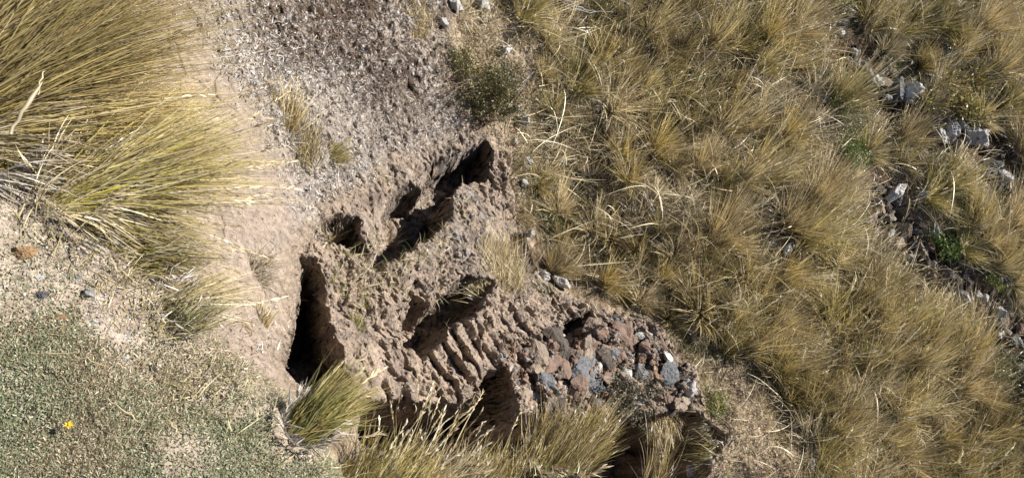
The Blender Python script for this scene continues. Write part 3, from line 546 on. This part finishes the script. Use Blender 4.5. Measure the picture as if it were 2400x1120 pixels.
# gravel
P, Nn, rs, gi = scatter(M['bank']*(.02+.9*ss(.0, .4, streak)*ss(1100, 500, PV)+.7*ss(.1, .6, bare)+.5*pblob(170, 640, .12)+.6*pblob(300, 800, .1)), 5000, 11)
q, fs = rock_mesh(5, .6, 1, 5, .05); N = len(P); sz = .0012+.0042*rs.rand(N)**3.5; ang = rs.rand(N)*6.28
qq = q[None]*sz[:, None, None]*(1+.4*rs.normal(size=(N, 1, 3)).clip(-1, 1)); ca, sa = np.cos(ang)[:, None], np.sin(ang)[:, None]
Vv = np.stack([qq[..., 0]*ca-qq[..., 1]*sa, qq[..., 0]*sa+qq[..., 1]*ca, qq[..., 2]], -1)+P[:, None]+np.array([0, 0, .001])
ff = (fs[None]+(np.arange(N)*len(q))[:, None, None]).reshape(-1, 3)
gc_ = np.array([(.46, .39, .32), (.42, .34, .27), (.54, .48, .41), (.30, .26, .23), (.44, .33, .23), (.62, .59, .54)])[rs.randint(0, 6, N)]
put('gravel', mesh('gravel', Vv.reshape(-1, 3), ff, np.repeat(gc_, len(q), 0)), E_path, kind='stuff', label='pale fine gravel and grit spread over the dirt path', category='gravel')
# crumbs fallen from the earth walls
P, Nn, rs, gi = scatter((M['gul']*.8+M['clay']*.12+M['hl']*rim*.8)*(1-.5*M['hollow'])+M['clay']*.5, 14000, 12)
N = len(P); sz = .002+.009*rs.rand(N)**4; ang = rs.rand(N)*6.28; qq = q[None]*sz[:, None, None]*(1+.4*rs.normal(size=(N, 1, 3)).clip(-1, 1)); ca, sa = np.cos(ang)[:, None], np.sin(ang)[:, None]
Vv = np.stack([qq[..., 0]*ca-qq[..., 1]*sa, qq[..., 0]*sa+qq[..., 1]*ca, qq[..., 2]], -1)+P[:, None]
ff = (fs[None]+(np.arange(N)*len(q))[:, None, None]).reshape(-1, 3)
put('earth_crumbs', mesh('earth_crumbs', Vv.reshape(-1, 3), ff, np.repeat((CC[gi]*.7+.3*C(.40, .33, .27))*(.8+.5*rs.rand(N, 1)), len(q), 0)), E_crumb, kind='stuff', label='loose clay crumbs lying over the eroded earth', category='crumbs')

P, Nn, rs, gi = scatter(M['rub']*(1-.6*M['hollow'])+.05*M['gul']*(PU > 1150)+.25*soil, 2600, 14)
N = len(P); sz = .005+.019*rs.rand(N)**2; ang = rs.rand(N)*6.28; q, fs = rock_mesh(9, .6, 2, 9, .08); qq = q[None]*sz[:, None, None]*(1+.3*rs.normal(size=(N, 1, 3)).clip(-1, 1)); ca, sa = np.cos(ang)[:, None], np.sin(ang)[:, None]
Vv = np.stack([qq[..., 0]*ca-qq[..., 1]*sa, qq[..., 0]*sa+qq[..., 1]*ca, qq[..., 2]], -1)+P[:, None]
ff = (fs[None]+(np.arange(N)*len(q))[:, None, None]).reshape(-1, 3)
gc_ = np.array([(.33, .25, .19), (.26, .16, .11), (.18, .15, .13), (.40, .34, .28), (.22, .21, .20), (.12, .09, .075)])[rs.randint(0, 6, N)]
put('rubble_grit', mesh('rubble_grit', Vv.reshape(-1, 3), ff, np.repeat(gc_, len(q), 0)), E_crumb, kind='stuff', label='small broken stone and grit filling the outcrop and stone lines', category='rubble')

# ------------------------------------------------------------------ big tussocks rooted on the edge of the bank
def image_dir(p, ang, outl=0.0):
    """horizontal-ish direction that runs at picture angle ang from point p"""
    v = math.cos(ang)*CR+math.sin(ang)*CU; r = unit(p-EYE); v = v-r*(v@r); return unit(v+outl*r)
def big(u, v, z, name_label, ang, spread, N, L, rad, pal, droop=.25, width=.0032, seed=1, stalks=30, sm=1.0, out=.5, up=.35, cat='grass tussock', mixp='straw', mixf=.25):
    rs = np.random.RandomState(seed); p = hit_z(u, v, z)
    a = rs.rand(N)*2*np.pi; r = rad*np.sqrt(rs.rand(N)); P0 = np.c_[r*np.cos(a), r*np.sin(a), -.02-.03*(r/rad)]
    th = np.radians(ang+spread*np.clip(rs.normal(size=N)*.55, -1.3, 1.3)); rd = unit(p-EYE)
    e1 = CR-rd*(CR@rd); e2 = CU-rd*(CU@rd); e1 = unit(e1); e2 = unit(e2-e1*(e2@e1))
    o_ = out+.28*rs.normal(size=N)
    D = unit(np.cos(th)[:, None]*e1+np.sin(th)[:, None]*e2+(o_-.35)[:, None]*rd*.5+np.array([0, 0, up]))
    nl = max(20, N//22); lk = rs.randint(0, nl, N); D = unit(D*.45+.55*D[rs.randint(0, N, nl)][lk]); B = rs.normal(size=(nl, 3))[lk]*.08+rs.normal(size=(N, 3))*.02+np.c_[np.zeros(N), np.zeros(N), -droop*(.6+.8*rs.rand(N))]
    Ln = L*(.3+.75*rs.rand(N)); cols = pick(pal, nl, rs, .2)[lk]*(1+.25*rs.normal(size=(N, 1))).clip(.3, 1.8); mm = rs.rand(N) < mixf; cols[mm] = pick(mixp, mm.sum(), rs)
    tip = cols*.5+np.array([.52, .40, .20])*.5
    parts = [blades(P0, D, Ln, B, width*(.5+.7*rs.rand(N)), cols, tip, 8, rs)]
    n2 = N//5; a2 = rs.rand(n2)*6.283; parts.append(blades(np.c_[rad*1.1*np.cos(a2), rad*1.1*np.sin(a2), -.02+0*a2], unit(np.c_[np.cos(a2), np.sin(a2), .6+0*a2]*.6+D[rs.randint(0, N, n2)]+rs.normal(size=(n2, 3))*.35), L*(.08+.3*rs.rand(n2)), np.c_[0*a2, 0*a2, -.4+0*a2], width*(.8+.8*rs.rand(n2)), pick('straw' if seed % 2 else 'grey', n2, rs), None, 4, rs))
    if stalks:
        i = rs.choice(N, stalks); Ls = sm*L*(.95+.25*rs.rand(stalks)); cs = pick('straw', stalks, rs)*1.1
        parts += [blades(P0[i], D[i], Ls, B[i], np.full(stalks, width*.9), cs, None, 8, rs), heads(P0[i], D[i], Ls, B[i], cs, rs, .28, 16, .018)]
    v_, f_, c_ = join(parts); o = put('grass_tussock', mesh('grass_tussock', v_, f_, c_), BL); o.location = p
    o['label'] = name_label; o['category'] = cat; o['group'] = 'tussocks rooted on the edge of the path'; return o
big(-170, 190, -.05, 'huge long-bladed tussock filling the upper left corner, sweeping right', 21, 32, 3400, .70, .15, 'gold', .12, .0031, 11, 20, mixp='brown', mixf=.4)
big(-90, 290, -.05, 'golden tussock sweeping right below the huge one, rooted off the left edge', -3, 22, 2200, .54, .12, 'gold', .14, .0031, 12, 14, mixp='brown', mixf=.35)
big(170, 425, -.06, 'long-bladed yellow-green tussock hanging over the clay slope below the huge one', 8, 28, 1400, .47, .07, 'olive', .10, .0027, 13, 12, mixf=.5)
big(190, 470, -.08, 'drooping skirt of green-gold blades below the hanging tussock', -24, 24, 600, .34, .08, 'olive', .18, .0030, 14, 10, mixf=.45)
big(355, 590, -.08, 'small green-footed tussock on the path edge with pale arching blades', 2, 38, 320, .17, .05, 'olive', .25, .0026, 15, 6, mixf=.5)
big(415, 700, -.08, 'pale arching grass clump at the path edge above the clay shelf', 14, 40, 420, .18, .045, 'straw', .28, .0022, 16, 4, mixp='olive', mixf=.25)
big(440, 740, -.06, 'thin fringe of yellow-green blades at the path edge', 30, 40, 200, .12, .04, 'green', .3, .0024, 17, 0, mixf=.5)
big(728, 985, -.06, 'dense bright green and gold tussock at the lower end of the path edge', 34, 32, 1100, .175, .055, 'gold', .18, .0030, 18, 8, mixp='green', mixf=.45, up=.5)
big(-20, -40, -.4, 'dry grass clump in the top left corner behind the huge tussock', 40, 40, 600, .25, .1, 'straw', .2, .003, 19, 0)
big(330, 260, -.55, 'dry curled clump on the clay beneath the sweeping blades', 20, 60, 500, .25, .08, 'brown', .3, .003, 20, 0)
# tussocks on the spur along the bottom edge
for j, (u, v, z, lab, ang, spd, N, L, rad, pal) in enumerate([
    (850, 1150, -.5, 'olive tussock with narrow upright blades at the bottom edge left of the dark gully', 62, 34, 650, .15, .09, 'olive'), (950, 1160, -.6, 'tussock with thick feathery seed heads at the bottom edge', 58, 36, 650, .155, .1, 'gold'),
    (1050, 1160, -.65, 'pale tangled tussock right of the seed-headed one', 45, 50, 650, .145, .1, 'straw'), (1180, 1170, -.75, 'golden tussock in the middle of the bottom edge', 78, 40, 700, .165, .11, 'gold'), (1290, 1110, -.8, 'tall straw-gold tussock in front of the rocky outcrop', 66, 42, 950, .26, .12, 'gold'), (1375, 1050, -.95, 'dark-footed golden tussock at the left lip of the gully', 48, 36, 600, .23, .09, 'gold'), (1090, 1190, -.7, 'low golden tussock cut by the bottom edge', 60, 50, 700, .2, .12, 'gold'), (900, 1200, -.55, 'olive tussock cut by the bottom edge near the path', 55, 40, 700, .2, .12, 'olive')]):
    big(u, v, z, lab, ang, spd, N, L, rad, pal, .12, .0040, 30+j, 34 if j == 1 else 8, sm=1.75 if j < 3 else 1.1, up=.45).__setitem__('group', 'tussocks on the spur along the bottom edge')
# small dry tufts on bare clay and in the gully
for j, (u, v, lab, ang, spd, N, L, rad, pal) in enumerate([
    (1705, 1075, 'olive tuft drooping over the far right lip of the gully', 190, 60, 500, .22, .09, 'olive'), (1690, 1000, 'straw tuft at the upper right corner of the dark gully', 200, 60, 400, .2, .08, 'straw'), (1560, 965, 'dark tuft hanging below the outcrop stones', 260, 60, 400, .18, .12, 'brown'),
    (745, 560, 'dry grey tuft overhanging the left rim of the pit', 205, 55, 420, .22, .04, 'grey'), (770, 560, 'short golden tuft at the mouth of the small hole', 55, 35, 220, .17, .03, 'gold'), (700, 350, 'sprawling dry brown tuft in mid clay slope', 100, 110, 700, .22, .1, 'brown'), (660, 290, 'wiry dead stems above the brown tuft', 70, 60, 350, .28, .08, 'brown'), (770, 360, 'small olive tuft right of the sprawling brown one', 20, 60, 350, .14, .05, 'olive'), (905, 560, 'thin weed clump on the ledge beside the niche', 60, 90, 260, .14, .06, 'straw'), (590, 640, 'sparse dead clump on the pale clay above the shelf', 40, 90, 160, .16, .05, 'grey'),
    (610, 760, 'tiny brown tuft on the clay shelf', 80, 70, 120, .10, .03, 'brown'), (550, 750, 'orange-brown wisp on the clay shelf', -60, 60, 80, .09, .02, 'brown'), (1170, 650, 'bushy pale-tipped tuft on the gully rim', 110, 100, 1900, .27, .18, 'straw'), (1110, 690, 'dark wiry tuft hanging over the lower hollow', 200, 70, 1100, .26, .13, 'grey'), (1290, 700, 'green grass tuft beside the whitish block', 160, 70, 500, .18, .07, 'green'), (1190, 690, 'green-footed tuft between the gully walls', 250, 70, 600, .2, .08, 'olive'), (830, 760, 'small green weed on the gully wall', 90, 120, 200, .08, .05, 'green'), (790, 690, 'small weed patch beside the pit', 90, 120, 200, .08, .05, 'green'), (770, 640, 'tiny green weed at the top of the gully wall', 90, 120, 120, .06, .04, 'green'), (1190, 820, 'green weed in a pocket of the ribbed wall', 90, 120, 250, .09, .05, 'green'), (1650, 940, 'bright green tuft at the foot of the outcrop', 100, 100, 600, .16, .07, 'green'), (1470, 670, 'grey hair-like grass with white tips above the outcrop', 190, 70, 900, .3, .08, 'grey'), (1500, 640, 'straw tuft with upright seed heads above the outcrop', 80, 40, 500, .3, .06, 'gold'), (1600, 1010, 'rust-coloured dead stems over the dark gully', 250, 45, 120, .28, .06, 'brown'), (1540, 1130, 'sparse reddish seed stalks rising from the gully', 80, 30, 110, .45, .08, 'brown'), (1640, 1060, 'thin grass on the right lip of the gully', 150, 60, 200, .2, .07, 'straw'), (1200, 390, 'reddish dry tuft beside the upper niche', 30, 80, 500, .18, .08, 'brown'), (1220, 480, 'curly dry grass patch on the gully rim', 0, 120, 600, .14, .1, 'brown'), (960, 40, 'orange dry grass patch at the top edge', 60, 120, 700, .12, .16, 'brown'), (1060, 140, 'thin green grass left of the bush', 60, 50, 200, .16, .06, 'green'), (860, 150, 'low dry wisp on the dark crust', 60, 120, 60, .08, .05, 'brown')]):
    p = at(u, v); d = pix(p[None])[2][0]
    rs = np.random.RandomState(60+j); zz = p[2]
    zz = -1.75 if v > 1125 else zz
    o = big(u, v, zz, lab, ang, spd, N, L, rad, pal, .3, .0034, 60+j, 4 if N > 300 else 0, up=.55, mixf=.3); o['group'] = 'small tufts on the eroded earth'
# ------------------------------------------------------------------ leafy shrubs, twigs, flower
def shrub(u, v, lab, rad, hgt, nst, nleaf, leafc, stemc=(.20, .15, .10), seed=1, ls=.012, cat='shrub', lean=(0, .2), name='shrub', z=None):
    rs = np.random.RandomState(seed); p = at(u, v)
    root = put(name, None); root.location = p; root['label'] = lab; root['category'] = cat; root['group'] = 'leafy plants among the grass and rocks'
    a = rs.rand(nst)*6.283; k = .3+1.0*rs.rand(nst)
    D = unit(np.c_[k*np.cos(a)*rad/hgt+lean[0], k*np.sin(a)*rad/hgt+lean[1], np.ones(nst)]); L = hgt*(.6+.6*rs.rand(nst)); B = rs.normal(size=(nst, 3))*.12
    P0 = rs.normal(size=(nst, 3))*np.array([.25, .25, 0])*rad
    v1, f1_, c1 = blades(P0, D, L, B, np.full(nst, .004), np.tile(C(*stemc), (nst, 1)), None, 5, rs); put('stems', mesh('stems', v1, f1_, c1), BL, root)
    i = rs.randint(0, nst, nleaf); s = .25+.8*rs.rand(nleaf); s = s.clip(0, 1.02)
    LP = P0[i]+L[i, None]*(s[:, None]*D[i]+(s**2)[:, None]*B[i])+rs.normal(size=(nleaf, 3))*ls*1.1; LD = unit(rs.normal(size=(nleaf, 3))+np.array([0, 0, .5]))
    lc = np.array(leafc)[rs.randint(0, len(leafc), nleaf)]*(1+.2*rs.normal(size=(nleaf, 1)))
    v2, f2, c2 = blades(LP, LD, ls*(.6+.8*rs.rand(nleaf)), np.zeros((nleaf, 3)), ls*.5*(.7+.6*rs.rand(nleaf)), lc.clip(.01, .8), None, 2, rs, .9); put('leaves', mesh('leaves', v2, f2, c2), LEAF, root)
    return root
GRN = [(.06, .08, .025), (.13, .14, .035), (.04, .05, .02), (.33, .31, .06), (.16, .12, .07), (.08, .085, .04)]
shrub(1135, 255, 'dark bush with tiny green and yellow leaves above the niche', .25, .32, 100, 5000, GRN, seed=1, ls=.013)
shrub(1085, 175, 'thin upper sprays of the bush left of the white stone', .2, .22, 50, 1500, GRN+[(.4, .3, .05)], seed=2, ls=.012)
shrub(1160, 190, 'grey-green low shrub below the white stone', .14, .14, 40, 1100, [(.10, .12, .06), (.20, .19, .12), (.06, .07, .04)], seed=3, ls=.011)
shrub(2225, 250, 'yellow-leaved shrub between the boulder rows', .26, .24, 50, 1500, [(.44, .36, .11), (.36, .27, .10), (.52, .42, .18), (.24, .26, .07)], seed=4, ls=.022)
shrub(2155, 250, 'small yellow-green sprig left of the yellow shrub', .07, .12, 10, 130, [(.40, .38, .08), (.3, .33, .07)], seed=5, ls=.018)
shrub(1900, 140, 'pale green small-leaved plant in the upper slope', .22, .14, 40, 1100, [(.30, .29, .15), (.38, .36, .22), (.16, .20, .08)], seed=6, ls=.014)
shrub(1970, 290, 'light green bushy plant above the rubble pile', .22, .2, 50, 1500, [(.27, .29, .13), (.36, .36, .2), (.16, .20, .08)], seed=7, ls=.014)
shrub(1985, 370, 'bright green plant left of the straight-bladed tussock', .17, .14, 40, 1400, [(.18, .27, .06), (.25, .33, .10), (.12, .18, .05)], seed=8, ls=.013)
shrub(2200, 585, 'dark green cushion plant on the rubble', .16, .12, 60, 1900, [(.09, .15, .03), (.15, .21, .05), (.05, .08, .02)], seed=9, ls=.02)
shrub(2250, 480, 'flat yellow-green moss cushion between tussocks', .16, .07, 60, 2200, [(.30, .33, .09), (.24, .27, .07), (.38, .38, .16)], seed=10, ls=.01)
shrub(2330, 650, 'yellow-green moss patch on the right slope', .15, .07, 60, 1700, [(.30, .33, .09), (.2, .25, .06)], seed=11, ls=.01)
shrub(2330, 870, 'pale green feathery plant near the right edge', .22, .2, 50, 1200, [(.22, .24, .10), (.3, .31, .16)], seed=12, ls=.014)
shrub(1960, 5, 'yellow-green shrub cut by the top edge', .18, .15, 40, 1100, [(.38, .36, .13), (.30, .31, .1), (.46, .42, .2)], seed=13, ls=.015)
shrub(1680, 950, 'moss-green patch at the right of the gully', .14, .06, 50, 1400, [(.28, .30, .08), (.2, .25, .06), (.36, .35, .14)], seed=14, ls=.01)
shrub(1480, 935, 'dark creeping plant on the foot of the outcrop', .3, .08, 70, 2200, [(.05, .06, .03), (.13, .12, .07), (.22, .2, .14)], seed=15, ls=.012)
def twigs(pts_list, lab, name, r=.0035, col=(.55, .53, .52), lift=.06, seed=1, grp='dead twigs'):
    rs = np.random.RandomState(seed); Vs, Fs, Cs, o = [], [], [], 0
    for path in pts_list:
        P = np.array([at(u, v)+np.array([0, 0, lift*rs.uniform(.6, 1.5)])-0 for u, v in path]); m = 8*(len(P)-1)+1
        t = np.linspace(0, len(P)-1, m); k = np.minimum(t.astype(int), len(P)-2); f = (t-k)[:, None]
        Pm = np.vstack([2*P[0]-P[1], P, 2*P[-1]-P[-2]]); a, b, c_, d = Pm[k], Pm[k+1], Pm[k+2], Pm[k+3]
        X = .5*((2*b)+(c_-a)*f+(2*a-5*b+4*c_-d)*f**2+(3*b-a-3*c_+d)*f**3)+rs.normal(size=(m, 3))*.004
        T = unit(np.gradient(X, axis=0)); s1 = unit(np.cross(T, [0, 0, 1.0])); s2 = np.cross(T, s1); w = r*np.linspace(1.1, .45, m)*rs.uniform(.7, 1.2)
        ring = np.stack([X+w[:, None]*(np.cos(q_)*s1+np.sin(q_)*s2) for q_ in np.arange(5)*2*np.pi/5], 1)
        Vs.append(ring.reshape(-1, 3)); i = np.arange(m-1)[:, None]; j = np.arange(5)[None]
        Fs.append(np.stack([i*5+j, i*5+(j+1) % 5, (i+1)*5+(j+1) % 5, (i+1)*5+j], -1).reshape(-1, 4)+o); o += m*5
        Cs.append(np.tile(np.array(col)*rs.uniform(.7, 1.15), (m*5, 1)))
    ob = put(name, mesh(name, np.vstack(Vs), np.vstack(Fs), np.vstack(Cs), True), BL); ob['label'] = lab; ob['category'] = 'twigs'; ob['group'] = grp; return ob
twigs([[(1270, 0), (1330, 22), (1390, 50), (1430, 62), (1500, 60), (1560, 75)], [(1400, 0), (1460, 28), (1500, 55), (1540, 68)], [(1440, 20), (1480, 6), (1520, 28), (1560, 50)], [(1300, 10), (1350, 45), (1440, 42)], [(1450, 75), (1500, 80), (1550, 92), (1570, 110)], [(1460, 70), (1520, 95), (1560, 90)], [(1310, 30), (1370, 40), (1450, 60), (1520, 72)], [(1360, 90), (1400, 72), (1430, 66)], [(1455, 5), (1460, 25), (1455, 45)]], 'tangle of pale grey dead twigs at the top edge, left part', 'dead_twigs', seed=3)
twigs([[(1560, 110), (1610, 60), (1650, 30), (1700, 10), (1740, -10)], [(1600, 70), (1650, 38), (1690, 22)], [(1570, 80), (1630, 78), (1680, 70)], [(1590, 100), (1640, 80), (1700, 40)], [(1540, 60), (1600, 40), (1660, 34), (1690, 5)], [(1760, 0), (1757, 20), (1775, 25)], [(1690, 0), (1692, 30), (1680, 60)]], 'tangle of pale grey dead twigs at the top edge, middle part', 'dead_twigs', seed=4)
twigs([[(1795, 5), (1820, 35), (1850, 50), (1890, 45), (1940, 20)], [(1815, 62), (1840, 68), (1880, 55), (1920, 38)], [(1820, 90), (1860, 70), (1910, 58), (1980, 60)], [(1930, 5), (1895, 15), (1900, 25)], [(1990, 60), (2040, 68), (2070, 45), (2080, 20), (2070, 0)], [(1900, 75), (1950, 65), (1965, 75), (1960, 88)], [(2000, 0), (1995, 20), (1960, 35)]], 'tangle of pale grey dead twigs at the top edge, right part', 'dead_twigs', seed=5)
twigs([[(1180, 250), (1205, 225), (1232, 198), (1240, 205)], [(1205, 225), (1225, 200)]], 'forked pale twig at the right side of the bush', 'dead_twig', .003, seed=6, lift=.12)
twigs([[(1030, 260), (1060, 225), (1100, 200)], [(1010, 275), (1050, 240), (1090, 215)], [(1000, 230), (1040, 205), (1070, 190)], [(1040, 290), (1070, 250), (1100, 235)]], 'bare brown stems sticking out left of the bush', 'dead_twigs', .0025, (.36, .30, .24), seed=7, lift=.1)
def stalk(u0, v0, u1, v1, z, lab, r=.0022, col=(.62, .50, .30), hz_=.02, name='grass_stalk'):
    a = hit_z(u0, v0, z); b = hit_z(u1, v1, z+hz_); rs = np.random.RandomState(int(u0)); X = np.linspace(a, b, 9)+rs.normal(size=(9, 3))*.002; X[:, 2] += .006*np.sin(np.linspace(0, 3.14, 9))
    T = unit(np.gradient(X, axis=0)); s1 = unit(np.cross(T, [0, 0, 1.0])); s2 = np.cross(T, s1); w = r*np.array([1, 1, 1, 1.1, 1.3, 1.4, 1.2, .8, .3])
    ring = np.stack([X+w[:, None]*(np.cos(q_)*s1+np.sin(q_)*s2) for q_ in np.arange(6)*np.pi/3], 1); i = np.arange(8)[:, None]; j = np.arange(6)[None]
    ob = put(name, mesh(name, ring.reshape(-1, 3), np.stack([i*6+j, i*6+(j+1) % 6, (i+1)*6+(j+1) % 6, (i+1)*6+j], -1).reshape(-1, 4), np.tile(C(*col), (54, 1)), True), BL)
    ob['label'] = lab; ob['category'] = 'grass stalk'; return ob
stalk(24, 312, 96, 194, .12, 'thick dry straw stalk crossing the huge tussock at the left edge', .0035, (.66, .55, .36))
stalk(90, 222, 102, 165, .1, 'thin straw stem above the thick stalk', .0012); stalk(255, 935, 330, 992, .02, 'fine dry stem lying on the turf', .0012); stalk(398, 985, 425, 1025, .02, 'short dry stem lying on the turf', .0012)
stalk(75, 828, 160, 830, .02, 'pale stem lying flat across the turf', .0010); stalk(160, 830, 250, 862, .02, 'curved stem beyond the flat pale one on the turf', .0010)
stalk(15, -25, 52, 26, -.05, 'white stiff strap poking in at the top left corner', .004, (.80, .82, .86)); stalk(33, -20, 50, 26, -.05, 'thin white strap beside the stiff one in the corner', .0022, (.80, .82, .86))
# yellow flower on the turf
root = put('yellow_flower', None); root.location = hit_z(164, 996, .0)+np.array([0, 0, .012]); root['label'] = 'small bright yellow flower open on the green turf'; root['category'] = 'flower'
a = np.arange(9)*6.283/9; D = unit(np.c_[np.cos(a), np.sin(a), .3+0*a]); v, f, cc = blades(np.zeros((9, 3)), D, np.full(9, .009), np.c_[0*a, 0*a, -.1+0*a], np.full(9, .005), np.tile(C(.80, .50, .02), (9, 1)), None, 3, R_, .9)
YM = blade_mat('petal', .2); put('petals', mesh('petals', v, f, cc), YM, root)
q, fs = rock_mesh(3, .6, 2, 2, .02); put('flower_centre', mesh('flower_centre', q*.0028+np.array([0, 0, .002]), fs, np.tile(C(.7, .35, .02), (len(q), 1))), YM, root)
settle_labels()
print('tussocks', fill, 'objects', len(bpy.data.objects))
